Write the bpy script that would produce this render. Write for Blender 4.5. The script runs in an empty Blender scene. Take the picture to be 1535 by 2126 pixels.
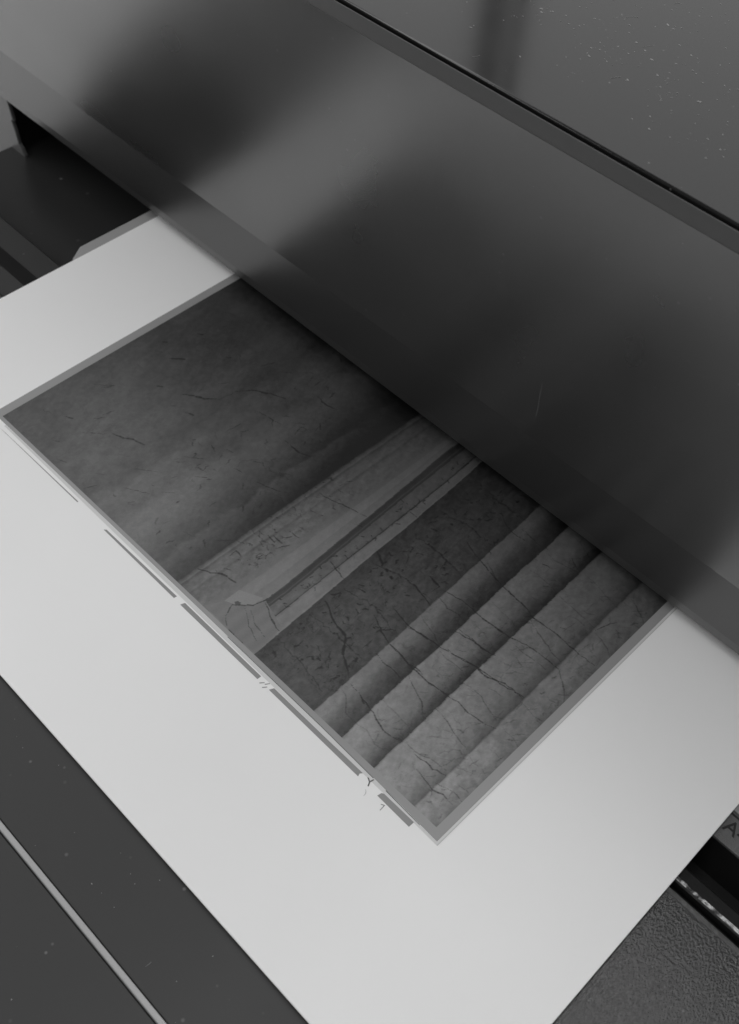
import bpy, bmesh, math, random
import numpy as np
from mathutils import Matrix, Vector

WORLD = 0.11                  # even room light
CEIL, CEIL_LOC = 1.04, (-0.25, -0.3, 2.2)
BACK_PANEL = 0.88
SIDE = 4.0
COVER_IOR, COVER_R = 2.7, 0.30
LEAN0, LEAN1, LEANP = -3.5, -6.0, 1.0
PAPER_R, BORDER = 0.34, 0.27
VEIL, GAIN = 0.035, 1.2

random.seed(5)
S = 0.3086                    # metres per layout unit (sheet is 329 mm wide)
scene = bpy.context.scene
COL = scene.collection

# ------------------------------------------------------------------ camera
cam_d = bpy.data.cameras.new("camera")
cam = bpy.data.objects.new("camera", cam_d)
COL.objects.link(cam)
cam.matrix_world = Matrix((
    (0.70344714, -0.58270293, 0.40696364, 0.19812647 * S),
    (0.70922686, 0.53804774, -0.45552375, -0.34842807 * S),
    (0.04646916, 0.60906643, 0.79175672, 1.0 * S),
    (0, 0, 0, 1)))
cam_d.sensor_fit = 'VERTICAL'
cam_d.sensor_height = 36.0
cam_d.lens = 39.18
cam_d.clip_start = 0.01
cam_d.clip_end = 100
cam_d.dof.use_dof = True
cam_d.dof.focus_distance = 1.12 * S
cam_d.dof.aperture_fstop = 22.0
scene.camera = cam

# ------------------------------------------------------------------ world and lamps
world = bpy.data.worlds.new("World")
scene.world = world
world.use_nodes = True
bg = world.node_tree.nodes["Background"]
bg.inputs[0].default_value = (1, 1, 1, 1)
bg.inputs[1].default_value = WORLD

def area(name, loc, target, sx, sy, radiance):
    d = bpy.data.lights.new(name, 'AREA')
    d.shape = 'RECTANGLE'
    d.size, d.size_y = sx, sy
    d.energy = radiance * math.pi * sx * sy
    o = bpy.data.objects.new(name, d)
    COL.objects.link(o)
    o.location = loc
    o.rotation_euler = (Vector(target) - Vector(loc)).to_track_quat('-Z', 'Y').to_euler()
    return o

# three rows of ceiling lamps, added lamp panels behind for the striped reflection
for xc in (-2.0, -0.6, 0.8):
    area("ceiling_lamp", (CEIL_LOC[0] + xc + 0.6, CEIL_LOC[1], CEIL_LOC[2]), (CEIL_LOC[0] + xc + 0.6, CEIL_LOC[1], 0), 0.45, 4.2, CEIL * 3.1)
for xa, xb, ra in ((-3.6, -1.950, 1.0), (-1.860, -1.820, 0.7), (-1.780, 0.9, 1.0)):
    xm = (xa + xb) / 2
    area("window_lamp", (xm, 2.47, 1.75), (xm, 0, 1.75), xb - xa, 1.9, BACK_PANEL * ra)

# added lamp low on the left, brightens the cover's left end
area("side_window_lamp", (-2.0, -0.45, 0.5), (-0.4, 0.1, 0.05), 1.2, 0.9, SIDE)

scene.view_settings.view_transform = 'Standard'
scene.view_settings.look = 'None'
scene.view_settings.exposure = 0.0
scene.view_settings.gamma = 1.0

# ------------------------------------------------------------------ materials
def new_mat(name):
    m = bpy.data.materials.new(name)
    m.use_nodes = True
    nt = m.node_tree
    return m, nt, nt.nodes["Principled BSDF"]

def N(nt, typ, **kw):
    n = nt.nodes.new(typ)
    for k, v in kw.items():
        if k in n.inputs.keys():
            n.inputs[k].default_value = v
        else:
            setattr(n, k, v)
    return n

def ramp(nt, src, p0, p1, c0=0.0, c1=1.0):
    r = N(nt, 'ShaderNodeMapRange')
    r.inputs[1].default_value = p0
    r.inputs[2].default_value = p1
    r.inputs[3].default_value = c0
    r.inputs[4].default_value = c1
    nt.links.new(src, r.inputs[0])
    return r.outputs[0]

def plastic(name, base, rough, metallic=0.0, bump_scale=0, bump=0.0, bump_dist=0.0002,
            smudge=0.0, dust=0.0, dust_scale=300, stretch=(1, 1, 1), spec=0.5, detail=3):
    """Moulded plastic: flat colour, fine relief, faint smudges, settled dust."""
    m, nt, b = new_mat(name)
    L = nt.links.new
    tc = N(nt, 'ShaderNodeTexCoord')
    b.inputs['Metallic'].default_value = metallic
    b.inputs['Specular IOR Level'].default_value = spec
    col = (base, base, base, 1)
    b.inputs['Base Color'].default_value = col
    b.inputs['Roughness'].default_value = rough
    if smudge:
        n = N(nt, 'ShaderNodeTexNoise', Scale=18.0, Detail=4.0)
        L(tc.outputs['Object'], n.inputs['Vector'])
        L(ramp(nt, n.outputs['Fac'], 0.3, 0.7, rough - smudge, rough + smudge), b.inputs['Roughness'])
    if dust:
        v = N(nt, 'ShaderNodeTexVoronoi', Scale=dust_scale)
        L(tc.outputs['Object'], v.inputs['Vector'])
        spot = ramp(nt, v.outputs['Distance'], 0.06, 0.16, 1.0, 0.0)
        n2 = N(nt, 'ShaderNodeTexNoise', Scale=55.0, Detail=3.0)
        L(tc.outputs['Object'], n2.inputs['Vector'])
        sep = N(nt, 'ShaderNodeSeparateColor')
        L(v.outputs['Color'], sep.inputs[0])
        some = ramp(nt, sep.outputs[0], 0.62, 0.95)
        clus = ramp(nt, n2.outputs['Fac'], 0.45, 0.65)
        m1 = N(nt, 'ShaderNodeMath', operation='MULTIPLY'); L(spot, m1.inputs[0]); L(some, m1.inputs[1])
        m2 = N(nt, 'ShaderNodeMath', operation='MULTIPLY'); L(m1.outputs[0], m2.inputs[0]); L(clus, m2.inputs[1])
        m3 = N(nt, 'ShaderNodeMath', operation='MULTIPLY'); L(m2.outputs[0], m3.inputs[0]); m3.inputs[1].default_value = dust
        mx = N(nt, 'ShaderNodeMix', data_type='RGBA')
        L(m3.outputs[0], mx.inputs[0])
        mx.inputs[6].default_value = col
        mx.inputs[7].default_value = (0.5, 0.5, 0.5, 1)
        L(mx.outputs[2], b.inputs['Base Color'])
        mm = N(nt, 'ShaderNodeMath', operation='SUBTRACT')
        mm.inputs[0].default_value = 1.0
        L(m3.outputs[0], mm.inputs[1])
        if metallic:
            m4 = N(nt, 'ShaderNodeMath', operation='MULTIPLY'); L(mm.outputs[0], m4.inputs[0]); m4.inputs[1].default_value = metallic
            L(m4.outputs[0], b.inputs['Metallic'])
    if bump:
        mp = N(nt, 'ShaderNodeMapping')
        mp.inputs['Scale'].default_value = stretch
        L(tc.outputs['Object'], mp.inputs['Vector'])
        n = N(nt, 'ShaderNodeTexNoise', Scale=float(bump_scale), Detail=float(detail))
        L(mp.outputs['Vector'], n.inputs['Vector'])
        bp = N(nt, 'ShaderNodeBump', Strength=bump, Distance=bump_dist)
        L(n.outputs['Fac'], bp.inputs['Height'])
        L(bp.outputs['Normal'], b.inputs['Normal'])
    return m

M = {}
M['cover'] = plastic('satin_cover', 0.006, COVER_R, smudge=0.04, bump_scale=1900, bump=0.22, bump_dist=0.0001, dust=0.2, dust_scale=260)
for k_ in ('satin_cover',):
    pb = bpy.data.materials[k_].node_tree.nodes['Principled BSDF']
    pb.inputs['IOR'].default_value = COVER_IOR
M['lip'] = plastic('satin_lip', 0.006, COVER_R + 0.02, bump_scale=2600, bump=0.10, bump_dist=0.0001)
M['lip'].node_tree.nodes['Principled BSDF'].inputs['IOR'].default_value = COVER_IOR * .84
M['gloss'] = plastic('gloss_top', 0.012, 0.10, smudge=0.04, dust=0.35, dust_scale=420, spec=0.5)
M['edge'] = plastic('cover_edge', 0.075, 0.35, bump_scale=2600, bump=0.1, bump_dist=0.0001)
M['black'] = plastic('black_interior', 0.016, 0.5, spec=0.4)
M['cavity'] = plastic('cavity_plastic', 0.024, 0.30, smudge=0.05, dust=0.2, dust_scale=160, spec=0.35)
M['flap'] = plastic('smooth_tray', 0.024, 0.42, smudge=0.06, bump_scale=1800, bump=0.08, bump_dist=0.0001, dust=0.5, dust_scale=230, spec=0.45)
M['tray'] = plastic('grained_tray', 0.018, 0.20, spec=0.8, smudge=0.06, bump_scale=1300, bump=0.60, bump_dist=0.00032, stretch=(1.5, 0.7, 1), detail=2.2, dust=0.2, dust_scale=260)
M['rail'] = plastic('rail_plastic', 0.02, 0.30, bump_scale=900, bump=0.45, bump_dist=0.0003)
M['worn'] = plastic('worn_rail_edge', 0.16, 0.22, bump_scale=500, bump=1.0, bump_dist=0.0010, stretch=(1, 3, 1))  # pale blotches put the rail edge's beaded highlight into its colour
M['worn_tray'] = plastic('worn_tray_edge', 0.085, 0.3, bump_scale=600, bump=0.8, bump_dist=0.0006)  # lighter base colour stands in for the tray edge's highlight
nt = M['worn'].node_tree
tcw = nt.nodes.new('ShaderNodeTexCoord')
nw = N(nt, 'ShaderNodeTexNoise', Scale=420.0, Detail=2.0)
nt.links.new(tcw.outputs['Object'], nw.inputs['Vector'])
mw = N(nt, 'ShaderNodeMix', data_type='RGBA')
nt.links.new(ramp(nt, nw.outputs['Fac'], 0.42, 0.62), mw.inputs[0])
mw.inputs[6].default_value = (0.05, 0.05, 0.05, 1)
mw.inputs[7].default_value = (0.75, 0.75, 0.75, 1)
nt.links.new(mw.outputs[2], nt.nodes['Principled BSDF'].inputs['Base Color'])
M['scale'] = plastic('grained_scale', 0.12, 0.45, bump_scale=1900, bump=0.9, bump_dist=0.0004, detail=2)
M['pale'] = plastic('pale_scale', 0.30, 0.5, bump_scale=1900, bump=0.3)
M['ink'] = plastic('black_ink', 0.012, 0.5)
M['trim'] = plastic('silver_trim', 0.35, 0.40, metallic=0.5, bump_scale=2000, bump=0.05)
M['guide'] = plastic('grey_guide', 0.30, 0.45)
M['housing'] = plastic('grey_housing', 0.11, 0.30, bump_scale=2000, bump=0.1)
M['desk'] = plastic('pale_desk', 0.85, 0.5, bump_scale=60, bump=0.02)
M['dust'] = plastic('dust_fibre', 0.31, 0.9)
M['mark'] = plastic('grey_print_ink', 0.24, 0.40, bump_scale=1200, bump=0.03)
M['mark_faint'] = plastic('faint_print_ink', 0.46, 0.40)
M['border'] = plastic('border_ink', BORDER, PAPER_R, smudge=0.02)
M['line'] = plastic('line_ink', 0.10, 0.4)
M['rim'] = plastic('pale_rim_ink', 0.60, 0.4)

# paper: white coated stock with a very faint tooth
m, nt, b = new_mat('coated_paper')
tc = N(nt, 'ShaderNodeTexCoord')
n1 = N(nt, 'ShaderNodeTexNoise', Scale=22.0, Detail=6.0)
nt.links.new(tc.outputs['Object'], n1.inputs['Vector'])
mx = N(nt, 'ShaderNodeMix', data_type='RGBA')
nt.links.new(n1.outputs['Fac'], mx.inputs[0])
mx.inputs[6].default_value = (0.785, 0.785, 0.785, 1)
mx.inputs[7].default_value = (0.825, 0.825, 0.825, 1)
nt.links.new(mx.outputs[2], b.inputs['Base Color'])
b.inputs['Roughness'].default_value = PAPER_R
n2 = N(nt, 'ShaderNodeTexNoise', Scale=1500.0, Detail=3.0)
nt.links.new(tc.outputs['Object'], n2.inputs['Vector'])
bp = N(nt, 'ShaderNodeBump', Strength=0.04, Distance=0.0001)
nt.links.new(n2.outputs['Fac'], bp.inputs['Height'])
nt.links.new(bp.outputs['Normal'], b.inputs['Normal'])
M['paper'] = m

# printed photograph: ink density comes from the picture's own colour attribute
m, nt, b = new_mat('photo_print')
at = N(nt, 'ShaderNodeAttribute')
at.attribute_name = 'ink'
nt.links.new(at.outputs['Color'], b.inputs['Base Color'])
b.inputs['Roughness'].default_value = PAPER_R
b.inputs['IOR'].default_value = 1.5
M['photo'] = m

# ------------------------------------------------------------------ mesh helpers
def link(name, me, mat, parent=None, smooth=False):
    o = bpy.data.objects.new(name, me)
    COL.objects.link(o)
    me.materials.append(mat)
    if parent:
        o.parent = parent
    if smooth:
        me.polygons.foreach_set('use_smooth', [True] * len(me.polygons))
    return o

def fillet(pts, radii, n=6):
    """Round the corners of a closed 2D polygon."""
    out = []
    k = len(pts)
    for i in range(k):
        p = Vector(pts[i]); a = Vector(pts[i - 1]); c = Vector(pts[(i + 1) % k])
        r = radii[i]
        if r <= 0:
            out.append(tuple(p)); continue
        u = (a - p).normalized(); v = (c - p).normalized()
        ang = u.angle(v)
        t = min(r / math.tan(ang / 2), (a - p).length * .48, (c - p).length * .48)
        p0 = p + u * t; p1 = p + v * t
        for j in range(n + 1):
            f = j / n
            q = p0 * (1 - f) ** 2 + p * 2 * f * (1 - f) + p1 * f * f
            out.append(tuple(q))
    return out

def sweep(name, prof, x0, x1, mat, parent, smooth_angle=40, nx=1):
    """Closed (y, z) profile extruded along x, in layout units."""
    bm = bmesh.new()
    rings = []
    for i in range(nx + 1):
        x = x0 + (x1 - x0) * i / nx
        rings.append([bm.verts.new((x * S, y * S, z * S)) for y, z in prof])
    k = len(prof)
    for i in range(nx):
        for j in range(k):
            bm.faces.new((rings[i][j], rings[i + 1][j], rings[i + 1][(j + 1) % k], rings[i][(j + 1) % k]))
    bm.faces.new(rings[0]); bm.faces.new(rings[-1][::-1])
    bmesh.ops.recalc_face_normals(bm, faces=bm.faces)
    me = bpy.data.meshes.new(name)
    bm.to_mesh(me); bm.free()
    o = link(name, me, mat, parent)
    me.polygons.foreach_set('use_smooth', [True] * len(me.polygons))
    try:
        me.set_sharp_from_angle(angle=math.radians(smooth_angle))
    except Exception:
        pass
    wn = o.modifiers.new('weighted_normals', 'WEIGHTED_NORMAL')
    wn.keep_sharp = True
    wn.weight = 100
    return o

def slab(name, pts, z0, z1, mat, parent, bevel=0.0):
    """Closed (x, y) outline with thickness, in layout units."""
    bm = bmesh.new()
    lo = [bm.verts.new((x * S, y * S, z0 * S)) for x, y in pts]
    hi = [bm.verts.new((x * S, y * S, z1 * S)) for x, y in pts]
    k = len(pts)
    top = bm.faces.new(hi); bm.faces.new(lo[::-1])
    for i in range(k):
        bm.faces.new((lo[i], lo[(i + 1) % k], hi[(i + 1) % k], hi[i]))
    bmesh.ops.recalc_face_normals(bm, faces=bm.faces)
    if bevel:
        edges = [e for e in bm.edges if all(abs(v.co.z - z1 * S) < 1e-7 for v in e.verts)]
        bmesh.ops.bevel(bm, geom=edges, offset=bevel * S, segments=2, affect='EDGES', profile=0.6)
    me = bpy.data.meshes.new(name)
    bm.to_mesh(me); bm.free()
    return link(name, me, mat, parent)

def rect(x0, x1, y0, y1):
    return [(x0, y0), (x1, y0), (x1, y1), (x0, y1)]

def text(name, body, x, y, z, size, mat, parent, rot=0.0, depth=0.0006, shear=0.0, bold=0.0):
    cu = bpy.data.curves.new(name, 'FONT')
    cu.body = body
    cu.size = size * S
    cu.extrude = depth * S / 2
    cu.offset = bold * S
    cu.shear = shear
    tmp = bpy.data.objects.new(name + '_tmp', cu)
    me = bpy.data.meshes.new_from_object(tmp)
    bpy.data.objects.remove(tmp); bpy.data.curves.remove(cu)
    me.transform(Matrix.Translation((x * S, y * S, z * S)) @ Matrix.Rotation(rot, 4, 'Z'))
    return link(name, me, mat, parent)

def thing(name, label, cat, loc=(0, 0, 0)):
    o = bpy.data.objects.new(name, None)
    o.empty_display_size = 0.05
    COL.objects.link(o)
    o['label'] = label
    o['category'] = cat
    return o

# ------------------------------------------------------------------ the surface it stands on
desk = slab('table', rect(-6.0, 4.0, -3.0, 3.5), -0.17, -0.13, M['desk'], None)
desk['kind'] = 'structure'

# ------------------------------------------------------------------ printer
printer = thing('printer', 'dark satin printer with dusty glossy top, feeding a printed sheet onto its tray', 'printer')
X0, X1 = -1.46, 1.05

# body behind the cover, with the dark paper slot under it
sweep('body', [(0.47, 0.05), (0.47, 0.40), (1.75, 0.40), (1.75, -0.129), (1.15, -0.129), (1.15, 0.05)], X0, X1, M['black'], printer)
sweep('paper_slot', [(0.135, -0.128), (0.135, -0.085), (1.10, -0.085), (1.10, -0.128)], -1.275, X1 - .03, M['cavity'], printer)

# front cover: leans slightly forward, rounded into the top edge
CC = (0.372, 0.0977)          # crease above the lip
A0, A1, NF = math.radians(LEAN0), math.radians(LEAN1), 24
face = [CC]
for i in range(NF):           # convex face: upright at the crease, rolling back towards the top
    a = A0 + (A1 - A0) * ((i + .5) / NF) ** LEANP
    dz = 0.001
    y, z = face[-1]
    # step until the face meets the sight line of its top edge
    st = ((0.3484 + CC[0]) / (1 - CC[1]))
    tgt = st + (1.2820 - st) * (i + 1) / NF
    # solve (y + t*tan a + .3484) = tgt * (1 - z - t)
    t = (tgt * (1 - z) - y - 0.3484) / (math.tan(a) + tgt)
    face.append((y + t * math.tan(a), z + t))
CT = face[-1]
TE = (-0.3484 + 1.326 * (1 - CT[1] - 0.0140), CT[1] + 0.0140)
ZT = TE[1] + 0.0005           # glossy top panel
cover_prof = face + [(CT[0] + 0.007, CT[1]), (CT[0] + 0.02, CT[1] - 0.025), (0.46, CT[1] - 0.03), (0.46, CC[1] + 0.001)]
sweep('front_cover', cover_prof, X0, X1, M['cover'], printer, smooth_angle=22)
edge_prof = fillet([(CT[0] + 0.0003, CT[1] - 0.0015), TE, (TE[0] + 0.0020, TE[1] - 0.002), (TE[0] + 0.0025, CT[1] - 0.0015)], [0, 0.0010, 0.0006, 0], 3)
sweep('cover_top_edge', edge_prof, X0, X1, M['edge'], printer, smooth_angle=60)
lip_prof = fillet([(CC[0] + 0.0004, CC[1] - 0.0004), (0.365, 0.031), (0.367, 0.015), (0.425, 0.015), (0.46, 0.03), (0.46, CC[1] - 0.0008)],
                  [0.0, 0.004, 0.003, 0, 0, 0], 4)
sweep('cover_lip', lip_prof, X0, X1, M['lip'], printer, smooth_angle=60)

# glossy top panel behind a narrow shadow gap; the left third sits a hair lower
def top_panel(xa, xb, y0, z):
    p = fillet([(y0, z - 0.02), (y0, z), (1.72, z), (1.72, z - 0.02)], [0, 0.0025, 0.01, 0], 4)
    return sweep('top_panel', p, xa, xb, M['gloss'], printer, smooth_angle=60)
top_panel(X0, X1, TE[0] + 0.0055, ZT)

# left end of the slot: front wall below the cover with a notched inner edge
wall = [(X0 + .01, -0.12), (-1.236, -0.12), (-1.236, -0.082), (-1.241, -0.072), (-1.247, -0.066), (-1.249, -0.045), (-1.2535, -0.028), (-1.248, -0.026), (-1.2535, 0.0125), (X0 + .01, 0.0125)]
bm = bmesh.new()
fr = [bm.verts.new((x * S, 0.374 * S, z * S)) for x, z in wall]
bk = [bm.verts.new((x * S, 0.379 * S, z * S)) for x, z in wall]
bm.faces.new(fr); bm.faces.new(bk[::-1])
for k in range(len(wall)):
    bm.faces.new((fr[k], bk[k], bk[(k + 1) % len(wall)], fr[(k + 1) % len(wall)]))
bmesh.ops.recalc_face_normals(bm, faces=bm.faces)
bmesh.ops.bevel(bm, geom=[e for e in bm.edges if all(v in fr for v in e.verts)], offset=0.0015 * S, segments=2, affect='EDGES')
me = bpy.data.meshes.new('end_wall'); bm.to_mesh(me); bm.free()
link('end_wall', me, M['housing'], printer)
slab('slot_side', rect(X0 + .01, -1.262, 0.3795, 0.95), -0.12, 0.0125, M['black'], printer)

# guide plate the sheet's left edge runs over
slab('edge_guide', [(-0.86, 0.235), (-0.902, 0.240), (-0.916, 0.262), (-0.916, 0.60), (-0.86, 0.60)], -0.020, -0.0075, M['guide'], printer, bevel=0.002)

# output tray: grained middle, smooth front flap, silver trim, front panel
tray = sweep('output_tray', fillet([(-0.16, -0.125), (-0.16, -0.0075), (0.128, -0.0075), (0.131, -0.0105), (0.131, -0.125)], [0, 0, 0.003, 0.002, 0], 4), -1.29, X1 - .05, M['tray'], printer, 60)
sweep('tray_flap', fillet([(-0.274, -0.125), (-0.274, -0.0070), (-0.1605, -0.0070), (-0.1605, -0.125)], [0, 0.002, 0, 0], 4), -1.29, X1 - .05, M['flap'], printer, 60)
sweep('trim_strip', fillet([(-0.2803, -0.03), (-0.2803, -0.0072), (-0.2742, -0.0060), (-0.2742, -0.03)], [0, 0.002, 0.001, 0], 4), -1.29, X1 - .05, M['trim'], printer, 60)
sweep('front_panel', fillet([(-0.62, -0.125), (-0.62, -0.012), (-0.2805, -0.0095), (-0.2805, -0.125)], [0, 0.02, 0.002, 0], 5), -1.29, X1 - .05, M['flap'], printer, 60)

# right: rail with its highlight painted on as a pale edge, then the size scale beyond a deep gap
rl = sweep('tray_rail', fillet([(0.1375, -0.125), (0.1375, -0.0110), (0.1405, -0.0085), (0.155, -0.012), (0.158, -0.015), (0.158, -0.125)], [0, 0.0012, 0.0012, 0.002, 0.001, 0], 4), -0.45, X1 - .05, M['rail'], printer, 60)
sweep('rail_edge', fillet([(0.1392, -0.0094), (0.1404, -0.0076), (0.1424, -0.0081), (0.1424, -0.0094)], [0, 0.0006, 0.0006, 0], 3), 0.05, X1 - .05, M['worn'], rl, 60)
sweep('tray_edge', fillet([(0.1225, -0.0080), (0.1232, -0.0068), (0.1275, -0.0072), (0.1295, -0.0095), (0.1275, -0.0098)], [0, 0.0006, 0.001, 0.0006, 0], 3), 0.05, X1 - .05, M['worn_tray'], tray, 60)
sc = sweep('size_scale', fillet([(0.199, -0.0112), (0.199, -0.0075), (0.2330, -0.0070), (0.2330, -0.0112)], [0, 0.0010, 0.0008, 0], 4), 0.05, X1 - .05, M['scale'], printer, 60)
sweep('scale_base', [(0.203, -0.12), (0.203, -0.0113), (0.33, -0.0113), (0.33, -0.12)], 0.05, X1 - .05, M['black'], printer, 60)
sweep('scale_ledge', fillet([(0.2335, -0.0112), (0.2335, -0.0052), (0.33, -0.0052), (0.33, -0.0112)], [0, 0.001, 0, 0], 4), 0.05, X1 - .05, M['pale'], printer, 60)
text('size_lettering', 'A4', 0.1775, 0.2106, -0.0069, 0.0205, M['ink'], sc, bold=0.0001)
slab('size_tick', rect(0.1757, 0.1990, 0.2288, 0.2308), -0.0072, -0.0064, M['ink'], sc)

# left: stepped shelf of the slot
sweep('slot_step', fillet([(0.132, -0.125), (0.132, -0.022), (0.168, -0.022), (0.2045, -0.050), (0.243, -0.052), (0.246, -0.056), (0.246, -0.125)], [0, 0.002, 0.004, 0.003, 0.002, 0, 0], 4), -1.275, -0.60, M['flap'], printer, 60)

# ------------------------------------------------------------------ printed sheet
sheet = slab('printed_sheet', rect(-0.8905, 0.1755, -0.1900, 0.95), -0.0026, 0.0, M['paper'], None, bevel=0.0006)
sheet['label'] = 'white paper sheet with a dark photograph of stone columns, coming out of the printer'
sheet['category'] = 'printed photo'

def frame(name, xo0, xo1, yo0, xi0, xi1, yi0, y1, z0, z1, mat, parent):
    """U-shaped border (open at the end hidden in the printer)."""
    pts = [(xo0, y1), (xo0, yo0), (xo1, yo0), (xo1, y1), (xi1, y1), (xi1, yi0), (xi0, yi0), (xi0, y1)]
    return slab(name, pts, z0, z1, mat, parent)

T = 0.00012
slab('image_border', [(-0.7262, 0.92), (-0.7262, 0.0022), (-0.45, 0.0040), (-0.16, 0.0046), (-0.05, 0.0030), (0.0, 0.0016), (0.0, 0.92), (-0.0098, 0.92), (-0.0098, 0.0113), (-0.7143, 0.0070), (-0.7143, 0.92)],
     T * .2, T * 2, M['border'], sheet)
slab('border_rim', [(-0.70, -0.0002), (-0.30, -0.0006), (-0.03, -0.0008), (0.0028, -0.0012), (0.0028, 0.92), (0.0002, 0.92), (0.0002, 0.0013), (-0.05, 0.0027), (-0.16, 0.0043), (-0.45, 0.0036), (-0.70, 0.0020)],
     T * .2, T * 1.2, M['rim'], sheet)
slab('border_line', [(-0.30, 0.0034), (-0.16, 0.0038), (-0.085, 0.0028), (-0.085, 0.0035), (-0.16, 0.0045), (-0.30, 0.0041)], T * 1.3, T * 1.9, M['line'], sheet)
slab('border_line', [(-0.068, 0.0024), (-0.022, 0.0013), (-0.022, 0.0019), (-0.068, 0.0032)], T * 1.3, T * 1.9, M['line'], sheet)
slab('border_line', rect(0.0022, 0.0030, -0.0012, 0.92), T * 1.3, T * 1.9, M['mark_faint'], sheet)
slab('border_line', [(-0.70, -0.0056), (-0.5488, -0.0050), (-0.5488, -0.0036), (-0.69, -0.0052)], T * .2, T * 2, M['mark'], sheet)
for pts in ([(-0.4979, -0.0065), (-0.4954, -0.0042), (-0.3745, -0.0030), (-0.3751, -0.0066)],
            [(-0.3640, -0.0070), (-0.3622, -0.0020), (-0.2413, -0.0018), (-0.2416, -0.0066)],
            [(-0.2246, -0.0062), (-0.2221, -0.0012), (-0.1500, -0.0010), (-0.0955, -0.0006), (-0.0975, -0.0030), (-0.0964, -0.0062)],
            [(-0.0700, -0.0066), (-0.0690, -0.0020), (-0.0668, -0.0006), (-0.0277, -0.0004), (-0.0279, -0.0070)]):
    slab('registration_bar', pts, T * .2, T * 2, M['mark'], sheet)
text('edge_lettering', 'Y', -0.0860, -0.0078, T * 1.4, 0.0120, M['line'], sheet, rot=0.45, depth=T, bold=0.0001)
text('edge_lettering', ')', -0.0800, -0.0150, T * 1.4, 0.0075, M['mark_faint'], sheet, rot=0.5, depth=T)
text('edge_lettering', '7', -0.0590, -0.0158, T * 1.4, 0.0095, M['mark'], sheet, rot=0.5, depth=T)
for x, y, a in ((-0.2352, -0.0060, .9), (-0.2305, -0.0030, 1.0), (-0.2296, -0.0074, .9)):
    c, s = math.cos(a), math.sin(a)
    slab('edge_tick', [(x + u * c - v * s, y + u * s + v * c) for u, v in ((-.0026, -.0005), (.0026, -.0004), (.0026, .0004), (-.0026, .0005))],
         T * .2, T * 2, M['mark'], sheet)

# ---- the printed photograph, drawn in its own picture plane
LINES={
 'L1':[(-0.3879, 0.0218), (-0.3889, 0.1387), (-0.3841, 0.2181), (-0.3853, 0.2424), (-0.3819, 0.3721)],
 'L1b':[(-0.3481, 0.0148), (-0.3419, 0.0991), (-0.3391, 0.214), (-0.3338, 0.3269), (-0.3384, 0.361)],
 'L2':[(-0.3103, 0.0607), (-0.3049, 0.0854), (-0.3087, 0.1529), (-0.3106, 0.2236), (-0.3146, 0.2938), (-0.3211, 0.3475), (-0.317, 0.3787)],
 'L3':[(-0.3015, 0.0577), (-0.2943, 0.0814), (-0.2978, 0.1513), (-0.3045, 0.2555), (-0.3039, 0.316), (-0.306, 0.3795)],
 'Em':[(-0.2845, 0.0487), (-0.2858, 0.0923), (-0.2851, 0.1537), (-0.284, 0.2503), (-0.2832, 0.3151), (-0.2912, 0.3734)],
 'L4':[(-0.2659, 0.0117), (-0.2671, 0.0305), (-0.2683, 0.1147), (-0.2723, 0.1931), (-0.2696, 0.2369), (-0.2741, 0.3292), (-0.2814, 0.3753)],
 'L5':[(-0.1771, 0.0106), (-0.1783, 0.0557), (-0.1799, 0.12), (-0.1792, 0.1473), (-0.1822, 0.1853), (-0.1812, 0.2107), (-0.1857, 0.2682), (-0.186, 0.3223), (-0.1915, 0.3728)],
 'L6':[(-0.1354, 0.0143), (-0.1383, 0.0484), (-0.1401, 0.0692), (-0.1422, 0.1176), (-0.1401, 0.1523), (-0.1419, 0.1871), (-0.1425, 0.2198), (-0.1467, 0.2615), (-0.1464, 0.3191), (-0.146, 0.3704)],
 'L7':[(-0.0925, 0.0116), (-0.0938, 0.0387), (-0.0916, 0.05), (-0.0946, 0.1158), (-0.0968, 0.1634), (-0.0971, 0.2023), (-0.097, 0.2561), (-0.0966, 0.2896), (-0.1, 0.3691)],
 'L8':[(-0.0399, 0.0145), (-0.0387, 0.0318), (-0.0365, 0.0532), (-0.0386, 0.0851), (-0.0386, 0.1324), (-0.0404, 0.182), (-0.0425, 0.2613), (-0.045, 0.3072), (-0.0429, 0.3599)],
}
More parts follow.
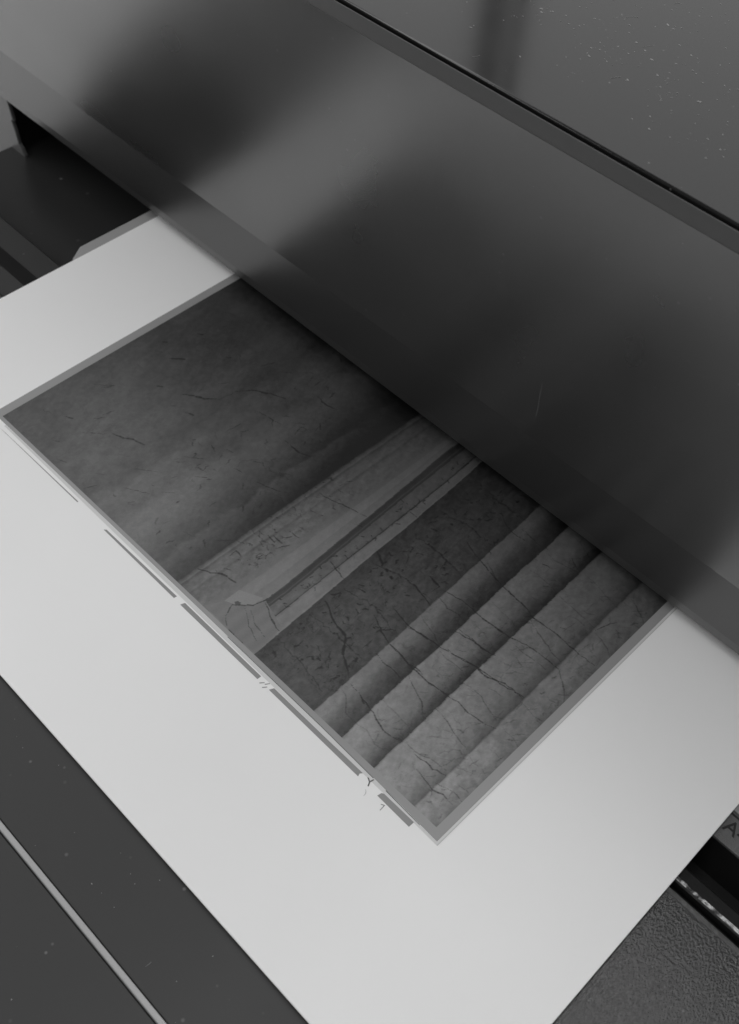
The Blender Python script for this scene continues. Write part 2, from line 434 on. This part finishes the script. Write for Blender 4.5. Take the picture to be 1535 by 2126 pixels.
CRACKS=[
 (1.1,[(-0.2114, 0.2764), (-0.1864, 0.2694), (-0.1448, 0.2615), (-0.1126, 0.2597), (-0.0958, 0.2548), (-0.0701, 0.2577), (-0.0472, 0.2559), (-0.0148, 0.2569)]),
 (1.1,[(-0.1836, 0.2112), (-0.1615, 0.2159), (-0.1409, 0.2148), (-0.1165, 0.2163), (-0.0994, 0.2184), (-0.0716, 0.226), (-0.0382, 0.2262)]),
 (1,[(-0.1786, 0.148), (-0.1587, 0.153), (-0.1441, 0.1547), (-0.1305, 0.1573), (-0.1128, 0.1624), (-0.0969, 0.1657), (-0.077, 0.1677), (-0.0421, 0.1731)]),
 (1,[(-0.1409, 0.1862), (-0.1227, 0.1874), (-0.1064, 0.1869), (-0.0938, 0.1904)]),
 (1.2,[(-0.1797, 0.1187), (-0.164, 0.1177), (-0.1458, 0.1157), (-0.1195, 0.115), (-0.0957, 0.1197)]),
 (0.8,[(-0.2076, 0.3318), (-0.188, 0.3248), (-0.1693, 0.3264)]),
 (0.8,[(-0.117, 0.3464), (-0.1031, 0.339)]),
 (0.7,[(-0.1463, 0.3148), (-0.1264, 0.3183)]),
 (0.7,[(-0.0316, 0.3172), (-0.0412, 0.2905)]),
 (1.3,[(-0.178, 0.1194), (-0.1606, 0.1183), (-0.1482, 0.1153), (-0.1392, 0.1185), (-0.1307, 0.1179)]),
 (1,[(-0.1214, 0.1151), (-0.109, 0.1173), (-0.0952, 0.1179), (-0.0837, 0.1209), (-0.0694, 0.1192), (-0.0474, 0.1229), (-0.0382, 0.1266)]),
 (1,[(-0.1772, 0.0559), (-0.1658, 0.0555), (-0.1515, 0.0521), (-0.1389, 0.0502), (-0.1152, 0.0424), (-0.1018, 0.0447), (-0.092, 0.0479)]),
 (1,[(-0.0774, 0.0473), (-0.0662, 0.0476), (-0.0519, 0.0485), (-0.0385, 0.0528)]),
 (0.9,[(-0.0632, 0.0366), (-0.049, 0.0348), (-0.0381, 0.0324), (-0.0273, 0.0355), (-0.0148, 0.0351)]),
 (1.2,[(-0.1324, 0.1581), (-0.1168, 0.16), (-0.0981, 0.1654), (-0.0861, 0.1636), (-0.065, 0.1718), (-0.042, 0.1743)]),
 (1.2,[(-0.1418, 0.1814), (-0.1218, 0.1859), (-0.0956, 0.1891)]),
 (1.6,[(-0.1543, 0.0522), (-0.1479, 0.0499)]),
 (1.6,[(-0.2623, 0.1065), (-0.2351, 0.0944), (-0.2178, 0.0928), (-0.2035, 0.075), (-0.179, 0.0594)]),
 (1.2,[(-0.2064, 0.1542), (-0.1806, 0.1492), (-0.1567, 0.1528), (-0.141, 0.1563)]),
 (0.9,[(-0.2149, 0.133), (-0.1947, 0.124), (-0.1804, 0.1193)]),
 (0.9,[(-0.2177, 0.1934), (-0.1821, 0.1855)]),
 (1.2,[(-0.2088, 0.2138), (-0.1917, 0.2105)]),
 (1.2,[(-0.2954, 0.1463), (-0.2695, 0.1413)]),
 (1.2,[(-0.3042, 0.0582), (-0.2843, 0.0486), (-0.2687, 0.0451)]),
 (1.6,[(-0.3865, 0.0337), (-0.3731, 0.0409), (-0.3639, 0.049), (-0.3459, 0.0522)]),
 (0.8,[(-0.3747, 0.2038), (-0.3565, 0.2073), (-0.3356, 0.2139), (-0.3139, 0.2196)]),
 (0.6,[(-0.3059, 0.2663), (-0.2991, 0.2655)]),
 (0.6,[(-0.2886, 0.2609), (-0.2739, 0.261)]),
 (0.6,[(-0.3126, 0.2034), (-0.3064, 0.2062)]),
 (1,[(-0.3113, 0.0097), (-0.3208, 0.0165), (-0.3268, 0.0306), (-0.311, 0.0458), (-0.3072, 0.0636)]),
 (0.5,[(-0.3079, 0.0404), (-0.2929, 0.0326), (-0.2742, 0.0292)]),
 (0.5,[(-0.3137, 0.0376), (-0.2976, 0.0276), (-0.2745, 0.0191)]),
 (0.9,[(-0.3773, 0.071), (-0.3765, 0.0811), (-0.368, 0.0792)]),
 (1,[(-0.3715, 0.1205), (-0.3571, 0.1189)]),
 (1,[(-0.3639, 0.1249), (-0.3505, 0.1241)]),
 (1,[(-0.3563, 0.1293), (-0.3502, 0.1378)]),
 (1,[(-0.3573, 0.1415), (-0.3435, 0.143)]),
 (0.9,[(-0.3505, 0.1129), (-0.343, 0.1285)]),
 (0.9,[(-0.3694, 0.1076), (-0.3608, 0.1056)]),
 (0.8,[(-0.3517, 0.0894), (-0.3532, 0.0988)]),
 (0.8,[(-0.3499, 0.0987), (-0.3495, 0.1066)]),
 (1.2,[(-0.3901, 0.1371), (-0.3856, 0.1401)]),
 (1.6,[(-0.2702, 0.1939), (-0.2559, 0.1869)]),
 (1.6,[(-0.2485, 0.1838), (-0.2453, 0.1836)]),
 (1.6,[(-0.238, 0.1805), (-0.2349, 0.1803)]),
 (1.2,[(-0.2504, 0.144), (-0.2421, 0.1458)]),
 (1,[(-0.2914, 0.1089), (-0.288, 0.1072)]),
 (2.2,[(-0.5988, 0.187), (-0.5893, 0.1947), (-0.5761, 0.201), (-0.5663, 0.2119)]),
 (1.6,[(-0.5609, 0.237), (-0.5473, 0.2536), (-0.5293, 0.2663), (-0.5098, 0.2741)]),
 (2.2,[(-0.6042, 0.0857), (-0.5909, 0.0901), (-0.5818, 0.0975), (-0.5664, 0.1017)]),
 (2,[(-0.6592, 0.2131), (-0.6449, 0.2261)]),
 (2,[(-0.5744, 0.1707), (-0.5641, 0.1741)]),
 (1.4,[(-0.4886, 0.3057), (-0.4675, 0.3043), (-0.4541, 0.3082)]),
 (1.4,[(-0.4596, 0.2287), (-0.4352, 0.2274), (-0.4206, 0.2333)]),
 (1,[(-0.4345, 0.1618), (-0.4153, 0.1683), (-0.4049, 0.1725)]),
 (0.9,[(-0.4694, 0.1553), (-0.4576, 0.1585)]),
 (1.4,[(-0.6345, 0.1696), (-0.6259, 0.1764)]),
 (1.4,[(-0.6642, 0.0615), (-0.6561, 0.0651)]),
 (0.9,[(-0.5181, 0.2352), (-0.4826, 0.2424)]),
 (0.8,[(-0.52, 0.1249), (-0.5011, 0.1405)]),
 (0.8,[(-0.5448, 0.0708), (-0.5197, 0.0908)]),
 (1,[(-0.4963, 0.1682), (-0.4873, 0.1706)]),
 (1,[(-0.5346, 0.1466), (-0.5325, 0.1515)]),
 (1.2,[(-0.5719, 0.2896), (-0.5652, 0.3057)]),
 (1.3,[(-0.6915, 0.2213), (-0.6835, 0.229)]),
 (1.3,[(-0.6691, 0.2672), (-0.6635, 0.2716)]),
 (1,[(-0.6842, 0.1176), (-0.6667, 0.1342)]),
 (1,[(-0.5174, 0.186), (-0.5157, 0.2087)]),
 (0.8,[(-0.6431, 0.0279), (-0.6366, 0.0326)]),
 (1,[(-0.6161, 0.0151), (-0.6052, 0.0195)]),
 (1,[(-0.4883, 0.1153), (-0.4786, 0.1235)]),
 (0.9,[(-0.5119, 0.0705), (-0.5095, 0.0717)]),
 (0.8,[(-0.5312, 0.0448), (-0.5035, 0.0608)]),
 (0.9,[(-0.496, 0.0721), (-0.4863, 0.0817)]),
 (0.8,[(-0.5599, 0.0112), (-0.5538, 0.0249)]),
 (0.8,[(-0.5101, 0.035), (-0.5064, 0.0413)]),
 (0.9,[(-0.4921, 0.1951), (-0.4895, 0.197)]),
 (0.9,[(-0.4022, 0.0727), (-0.3903, 0.0878)]),
 (0.8,[(-0.5057, 0.094), (-0.5036, 0.0987)]),
 (0.8,[(-0.6307, 0.0594), (-0.6103, 0.0791)]),
]
PX0, PX1, PY0, PY1 = -0.7143, -0.0098, 0.0070, 0.50
NXP, NYP = 1000, 620
rng = np.random.default_rng(11)
xs = np.linspace(PX0, PX1, NXP); ys = np.linspace(PY0, PY1, NYP)
GX, GY = np.meshgrid(xs, ys)

def vnoise(x, y, seed=0):
    r = np.random.default_rng(seed)
    tab = r.random((257, 257))
    xi = np.floor(x).astype(int); yi = np.floor(y).astype(int)
    fx = x - xi; fy = y - yi
    fx = fx * fx * (3 - 2 * fx); fy = fy * fy * (3 - 2 * fy)
    g = lambda a, c: tab[a % 256, c % 256]
    return (g(xi, yi) * (1 - fx) + g(xi + 1, yi) * fx) * (1 - fy) + (g(xi, yi + 1) * (1 - fx) + g(xi + 1, yi + 1) * fx) * fy

def fbm(x, y, seed=0, o=5):
    s = 0; a = 1; tot = 0
    for i in range(o):
        s = s + a * (vnoise(x * 2 ** i + 17 * i, y * 2 ** i + 31 * i, seed + i) - .5); tot += a; a *= .55
    return s / tot

def edge(key, rough=0.0012, seed=3):
    p = sorted(LINES[key], key=lambda q: q[1])
    px = np.array([q[0] for q in p]); py = np.array([q[1] for q in p])
    e = np.interp(ys, py, px)
    hi = ys > py[-1]
    e[hi] = px[-1] + (px[-1] - px[0]) / (py[-1] - py[0]) * (ys[hi] - py[-1])
    k_, m_0 = np.polyfit(py, px, 1)
    e = 0.25 * e + 0.75 * (k_ * ys + m_0)      # mouldings and flutes run nearly straight
    e = e + rough * 2 * fbm(ys * 110 + seed * 7, ys * 0 + seed, seed, 4)
    return e[:, None]

E_ = {k: edge(k, 0.0011 if k in ('L5', 'L6', 'L7', 'L8') else 0.0006, i + 2) for i, k in enumerate(LINES)}
bands = [  # left edge, right edge, tone along the band (display value 0..255), grain amount, grain direction
    (None, 'L1', [(0, 84), (.25, 86), (.42, 90), (.50, 84), (.58, 95), (.65, 88), (.71, 99), (.76, 94), (.82, 82), (.87, 71), (.885, 69), (.90, 79), (.925, 74), (.945, 66), (.97, 61), (1, 54)], 10),
    ('L1', 'L1b', [(0, 70), (.05, 88), (.11, 101), (.15, 82), (.22, 99), (.44, 104), (.49, 92), (.55, 102), (1, 106)], 9),
    ('L1b', 'L2', [(0, 106), (.24, 109), (.27, 117), (.62, 121), (.66, 113), (1, 118)], 4),
    ('L2', 'L3', [(0, 84), (.2, 70), (.6, 74), (.7, 92), (.78, 74), (1, 72)], 3),
    ('L3', 'Em', [(0, 96), (.6, 102), (.88, 98), (.95, 70), (1, 72)], 7),
    ('Em', 'L4', [(0, 108), (.2, 118), (.8, 114), (.95, 122), (1, 104)], 5),
    ('L4', 'L5', [(0, 70), (.25, 80), (.6, 82), (.9, 80), (1, 74)], 8),
    ('L5', 'L6', [(0, 92), (.03, 114), (.25, 112), (.38, 102), (.60, 82), (.8, 72), (1, 62)], 8),
    ('L6', 'L7', [(0, 100), (.03, 124), (.35, 121), (.56, 113), (.74, 94), (.90, 70), (1, 60)], 9),
    ('L7', 'L8', [(0, 100), (.03, 126), (.55, 122), (.76, 113), (.92, 96), (1, 82)], 10),
    ('L8', None, [(0, 96), (.06, 124), (.5, 122), (.8, 112), (1, 104)], 12),
]
tone = np.zeros_like(GX)
n_fine = fbm(GX * 260, GY * 210, 20, 4)
n_mid = fbm(GX * 70, GY * 45, 40, 5)
n_low = fbm(GX * 16, GY * 12, 60, 4)
n_streak = fbm(GX * 150 + GY * 60, GY * 38 - GX * 10, 80, 4)
nv = fbm(GX * 55 + 3 * n_mid, GY * 34 + 3 * n_low, 120, 4)
vein = np.clip(1 - np.abs(nv) / 0.022, 0, 1) * np.clip(0.5 + 3 * n_low, 0, 1)
for a, c, prof, grain in bands:
    ea = np.full((NYP, 1), PX0) if a is None else E_[a]
    ec = np.full((NYP, 1), PX1 + 1e-6) if c is None else E_[c]
    w = (GX - ea) / np.maximum(ec - ea, 1e-5)
    m_ = (w >= 0) & (w <= 1)
    ww = np.clip(w + 0.05 * n_mid * (grain > 9), 0, 1)
    v = np.interp(ww, [p[0] for p in prof], [p[1] for p in prof])
    v = v + grain * (n_mid * (1.5 if a in (None, 'L4') else .7) + n_streak * (0.6 if a is None else 1.5) + n_fine * (1.4 if a is None else 2.6))
    if a not in ('L1b', 'L2', 'L3', 'Em'):
        v = v - (7 if a is None else 11) * vein
    tone = np.where(m_, v, tone)
tone += 14 * n_low
tone += (GX > E_['L5']) * 9 * np.clip(1 - (GY - 0.01) / 0.12, 0, 1)
# deep shade at the foot of the rock face, brighter weathered apron near the sheet's front
rock = GX < E_['L1']
tone += rock * ((4 + 9 * np.clip((GX + .55) / .08, 0, 1)) * np.clip(1 - (GY - 0.01) / 0.14, 0, 1) - 10 * np.clip((GX + .72) / .08, 0, 1) * np.clip((GY - .2) / .12, 0, 1))
# carved slab, plinth and lettering-like scratches on the ledge
def inpoly(pts):
    r = np.zeros(GX.shape, bool)
    k = len(pts)
    for i in range(k):
        x1, y1 = pts[i]; x2, y2 = pts[(i + 1) % k]
        if y1 == y2: continue
        r ^= ((GY < y1) != (GY < y2)) & (GX < (x2 - x1) * (GY - y1) / (y2 - y1) + x1)
    return r
base = inpoly([(-0.3460, 0.008), (-0.336, 0.0278), (-0.3203, 0.0357), (-0.3119, 0.0465), (-0.3058, 0.0601), (-0.2700, 0.0500), (-0.2671, 0.0305), (-0.2659, 0.008)])
tone = np.where(base, 112 + 5 * n_mid + 8 * np.sin(GX * 420 + 2 * n_mid) * .35, tone)
tone = np.where(inpoly([(-0.336, 0.0278), (-0.3356, 0.0488), (-0.3103, 0.0607), (-0.3119, 0.0465), (-0.3203, 0.0357)]), 126 + 4 * n_mid, tone)
tone = np.where(inpoly([(-0.3278, 0.0348), (-0.3266, 0.0378), (-0.322, 0.0392), (-0.3207, 0.0354), (-0.3239, 0.0328)]), 84, tone)

def stroke(pts, width, depth, jit=0.0012):
    """Dark irregular crack along a polyline, only the pixels near it are touched."""
    global tone
    q = []
    for (xa, ya), (xb, yb) in zip(pts, pts[1:]):
        n = max(2, int(math.hypot(xb - xa, yb - ya) / 0.004))
        for i in range(n):
            f = i / n
            q.append((xa + (xb - xa) * f + rng.normal(0, jit), ya + (yb - ya) * f + rng.normal(0, jit)))
    q.append(pts[-1])
    for k, ((xa, ya), (xb, yb)) in enumerate(zip(q, q[1:])):
        e = k / max(1, len(q) - 1)
        wd = width * (0.35 + 0.9 * rng.random()) * (0.5 + 1.1 * math.sin(math.pi * min(max(e, .08), .92)))
        pad = wd * 3
        i0, i1 = np.searchsorted(xs, [min(xa, xb) - pad, max(xa, xb) + pad])
        j0, j1 = np.searchsorted(ys, [min(ya, yb) - pad, max(ya, yb) + pad])
        if i1 <= i0 or j1 <= j0: continue
        x = GX[j0:j1, i0:i1]; y = GY[j0:j1, i0:i1]
        dx, dy = xb - xa, yb - ya
        t = np.clip(((x - xa) * dx + (y - ya) * dy) / (dx * dx + dy * dy + 1e-12), 0, 1)
        d = np.hypot(x - xa - t * dx, y - ya - t * dy)
        a = np.clip(1.4 - d / wd, 0, 1)
        sub = tone[j0:j1, i0:i1]
        tgt = np.minimum(sub, sub * (1 - depth * a))
        tone[j0:j1, i0:i1] = tgt
        lit = np.clip(1 - np.abs(d - wd * 1.7) / (wd * .8), 0, 1) * ((x - xa) * dy - (y - ya) * dx < 0)
        tone[j0:j1, i0:i1] += 5 * lit * depth

for wd, pts in CRACKS:
    rk = pts[0][0] < -0.39
    stroke(pts, (0.00046 if rk else 0.00054) * wd, 0.28 if rk else 0.36, .0004)
def scatter(n, xa, xb, ya, yb, ln, wd, depth, ang, spread=.35):
    for _ in range(n):
        x = rng.uniform(xa, xb); y = rng.uniform(ya, yb); a = ang + rng.normal(0, spread); l = ln * rng.uniform(.4, 1.4)
        stroke([(x, y), (x + l * math.cos(a) * .5, y + l * math.sin(a) * .5 + rng.normal(0, .0012)), (x + l * math.cos(a), y + l * math.sin(a))], wd * .75 * rng.uniform(.6, 1.3), depth * rng.uniform(.5, 1.2), .0006)
scatter(55, -0.70, -0.40, 0.015, 0.46, .016, .0007, .16, 0.9, .5)       # pitted rock
scatter(70, -0.53, -0.39, 0.02, 0.44, .009, .0008, .20, 2.3, .6)
scatter(60, -0.387, -0.350, 0.04, 0.24, .007, .0006, .22, .2, .5)        # inscription
scatter(60, -0.30, -0.284, 0.06, 0.40, .005, .0006, .25, .2, .6)
scatter(110, -0.262, -0.185, 0.02, 0.46, .010, .0008, .22, .7, 1.2)      # wall
scatter(60, -0.262, -0.185, 0.02, 0.46, .003, .0007, .28, .7, 1.2)
scatter(70, -0.13, -0.10, 0.02, 0.42, .012, .0006, .12, 1.1, .6)
scatter(90, -0.09, -0.045, 0.015, 0.42, .014, .0006, .12, 1.0, .6)
scatter(70, -0.038, -0.012, 0.015, 0.42, .012, .0007, .14, 1.1, .6)
# drum joints: irregular rows of them across each column
for xa, xb, first, stp in ((-0.181, -0.142, .045, .050), (-0.140, -0.096, .028, .046), (-0.095, -0.042, .050, .055), (-0.040, -0.010, .040, .048)):
    y = first
    while y < .46:
        sl = rng.normal(-.004, .006)
        stroke([(xa, y), (xa + (xb - xa) * .35, y + sl * .5 + rng.normal(0, .002)), (xa + (xb - xa) * .7, y + sl + rng.normal(0, .002)), (xb, y + sl * 1.6)], .00045, rng.uniform(.08, .28), .0004)
        y += stp * rng.uniform(.6, 1.5)
# course joints across the wall and its faint lower step
for y in np.arange(0.03, 0.46, 0.052):
    stroke([(-0.262, y + rng.normal(0, .006)), (-0.225, y + .006), (-0.186, y + .004 + rng.normal(0, .005))], .0007, .16)
tone -= 6 * np.clip(1 - np.abs(GX - (-0.222 + .004 * np.sin(GY * 30))) / .0016, 0, 1)
# softening like an enlargement
def blur(a):
    a = np.pad(a, 1, mode='edge')
    a = (a[:-2] + 2 * a[1:-1] + a[2:]) / 4
    return (a[:, :-2] + 2 * a[:, 1:-1] + a[:, 2:]) / 4
tone = tone + rng.normal(0, 1.6, tone.shape)
lin = ((np.clip(tone, 20, 220) / 255 + 0.055) / 1.055) ** 2.4
# print darkened towards the printer: part of the lid's shade, put into its tones
lid_shade = 1 - 0.68 * np.clip((GY - 0.10) / 0.28, 0, 1) ** 1.2
alb = np.clip((lin * lid_shade - VEIL * lid_shade) * GAIN, 0.006, 0.8)

idx = np.arange(NXP * NYP).reshape(NYP, NXP)
quads = np.stack([idx[:-1, :-1], idx[:-1, 1:], idx[1:, 1:], idx[1:, :-1]], -1).reshape(-1, 4)
me = bpy.data.meshes.new('printed_image')
SK = GY + 0.0043 * (GX - PX0) / (PX1 - PX0) * np.clip(1 - (GY - PY0) / 0.2, 0, 1)      # front edge of the print is not quite square
co = np.stack([GX.ravel() * S, SK.ravel() * S, np.full(GX.size, T * 1.5 * S)], -1).astype(np.float32)
me.vertices.add(len(co)); me.vertices.foreach_set('co', co.ravel())
me.loops.add(quads.size); me.loops.foreach_set('vertex_index', quads.ravel().astype(np.int32))
me.polygons.add(len(quads))
me.polygons.foreach_set('loop_start', np.arange(0, quads.size, 4, dtype=np.int32))
try:
    me.polygons.foreach_set('loop_total', np.full(len(quads), 4, dtype=np.int32))
except Exception:
    pass
me.update(calc_edges=True)
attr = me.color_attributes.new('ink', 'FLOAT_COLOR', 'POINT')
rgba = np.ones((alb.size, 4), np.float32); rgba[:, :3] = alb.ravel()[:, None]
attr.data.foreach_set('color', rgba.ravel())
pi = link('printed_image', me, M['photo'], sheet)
pi['label'] = 'dark grey photograph of weathered stone columns and a rock wall'

# ------------------------------------------------------------------ dust
bm = bmesh.new()
def speck(p, nrm, r, el, ang):
    nrm = Vector(nrm).normalized()
    u = nrm.orthogonal().normalized(); v = nrm.cross(u)
    u, v = u * math.cos(ang) + v * math.sin(ang), v * math.cos(ang) - u * math.sin(ang)
    c = Vector(p) * S
    ring = []
    for k in range(6):
        a = k * math.pi / 3
        rr = r * S * random.uniform(.7, 1.25)
        ring.append(bm.verts.new(c + u * math.cos(a) * rr * el + v * math.sin(a) * rr + nrm * 0.00004))
    tip = bm.verts.new(c + nrm * (0.00005 + r * S * .7))
    for k in range(6):
        bm.faces.new((ring[k], ring[(k + 1) % 6], tip))
clusters = [(-.28, .45, .03), (-.25, .50, .06), (-.14, .50, .07), (-.17, .44, .05), (-.05, .50, .05), (-.10, .58, .06), (-.22, .62, .06), (-.40, .46, .04), (-.30, .56, .06)]
for i in range(620):
    if random.random() < .55:
        cx, cy, sg = random.choice(clusters)
        x, y = random.gauss(cx, sg), random.gauss(cy + .02, sg * .7)
    else:
        x, y = random.uniform(-.62, .1), random.uniform(.40, .9)
    if y < TE[0] + .008: continue
    speck((x, y, ZT), (0, 0, 1), abs(random.gauss(0, .00034)) + .00018, random.uniform(1, 2.6), random.uniform(-.6, .6) + 2.3)
for i in range(46):       # cover face
    f = random.random(); x = random.uniform(-1.0, .1)
    k = int(f * (NF - 1)); y, z = face[k]; y -= .0002
    speck((x, y, z), (0, -1, .05), random.uniform(.0002, .0005), random.uniform(1, 1.8), random.uniform(0, 3))
for i in range(70):       # flap and front panel
    x = random.uniform(-.6, .15); y = random.uniform(-.42, -.195)
    if -.292 < y < -.27: continue
    speck((x, y, -.0070 if y > -.28 else -.0102), (0, 0, 1), random.uniform(.0002, .0005), random.uniform(1, 2), random.uniform(0, 3))
def fibre(x, y, z, ln, ang, bend, w):
    pts = []
    for k in range(7):
        f = k / 6 - .5
        a = ang + bend * f
        pts.append((x + ln * f * math.cos(a), y + ln * f * math.sin(a)))
    prev = None
    for k, (px, py) in enumerate(pts):
        q = pts[min(k + 1, 6)]; p0 = pts[max(k - 1, 0)]
        d_ = Vector((q[0] - p0[0], q[1] - p0[1])).normalized()
        n_ = Vector((-d_.y, d_.x)) * w
        cur = [bm.verts.new(((px + n_.x) * S, (py + n_.y) * S, z * S + .00005)), bm.verts.new((px * S, py * S, z * S + .00005 + w * S)), bm.verts.new(((px - n_.x) * S, (py - n_.y) * S, z * S + .00005))]
        if prev:
            bm.faces.new((prev[0], prev[1], cur[1], cur[0])); bm.faces.new((prev[1], prev[2], cur[2], cur[1]))
        prev = cur
for i in range(11):
    fibre(random.uniform(-.5, .05), random.uniform(TE[0] + .02, .75), ZT, random.uniform(.006, .018), random.uniform(0, 3.1), random.uniform(-1.6, 1.6), random.uniform(.00012, .00022))
for i in range(2):
    fibre(random.uniform(-.5, .1), random.uniform(-.26, -.2), -.0070, random.uniform(.005, .012), random.uniform(0, 3.1), random.uniform(-1.2, 1.2), .00014)
# the hair-thin scratch on the cover
fa = [(-0.2174, 0.186), (-0.2176, 0.165), (-0.2172, 0.148), (-0.2174, 0.135)]
pv = None
for x_, z_ in fa:
    k = min(range(len(face)), key=lambda q: abs(face[q][1] - z_))
    y_ = face[k][0] - .0003
    cur = [bm.verts.new(((x_ - .00010) * S, y_ * S, z_ * S)), bm.verts.new(((x_ + .00010) * S, y_ * S, z_ * S))]
    if pv: bm.faces.new((pv[0], pv[1], cur[1], cur[0]))
    pv = cur
me = bpy.data.meshes.new('dust'); bm.to_mesh(me); bm.free()
d = link('dust', me, M['dust'])
d['kind'] = 'stuff'
d['label'] = 'pale dust specks scattered on the glossy top and cover of the printer'
d['category'] = 'dust'
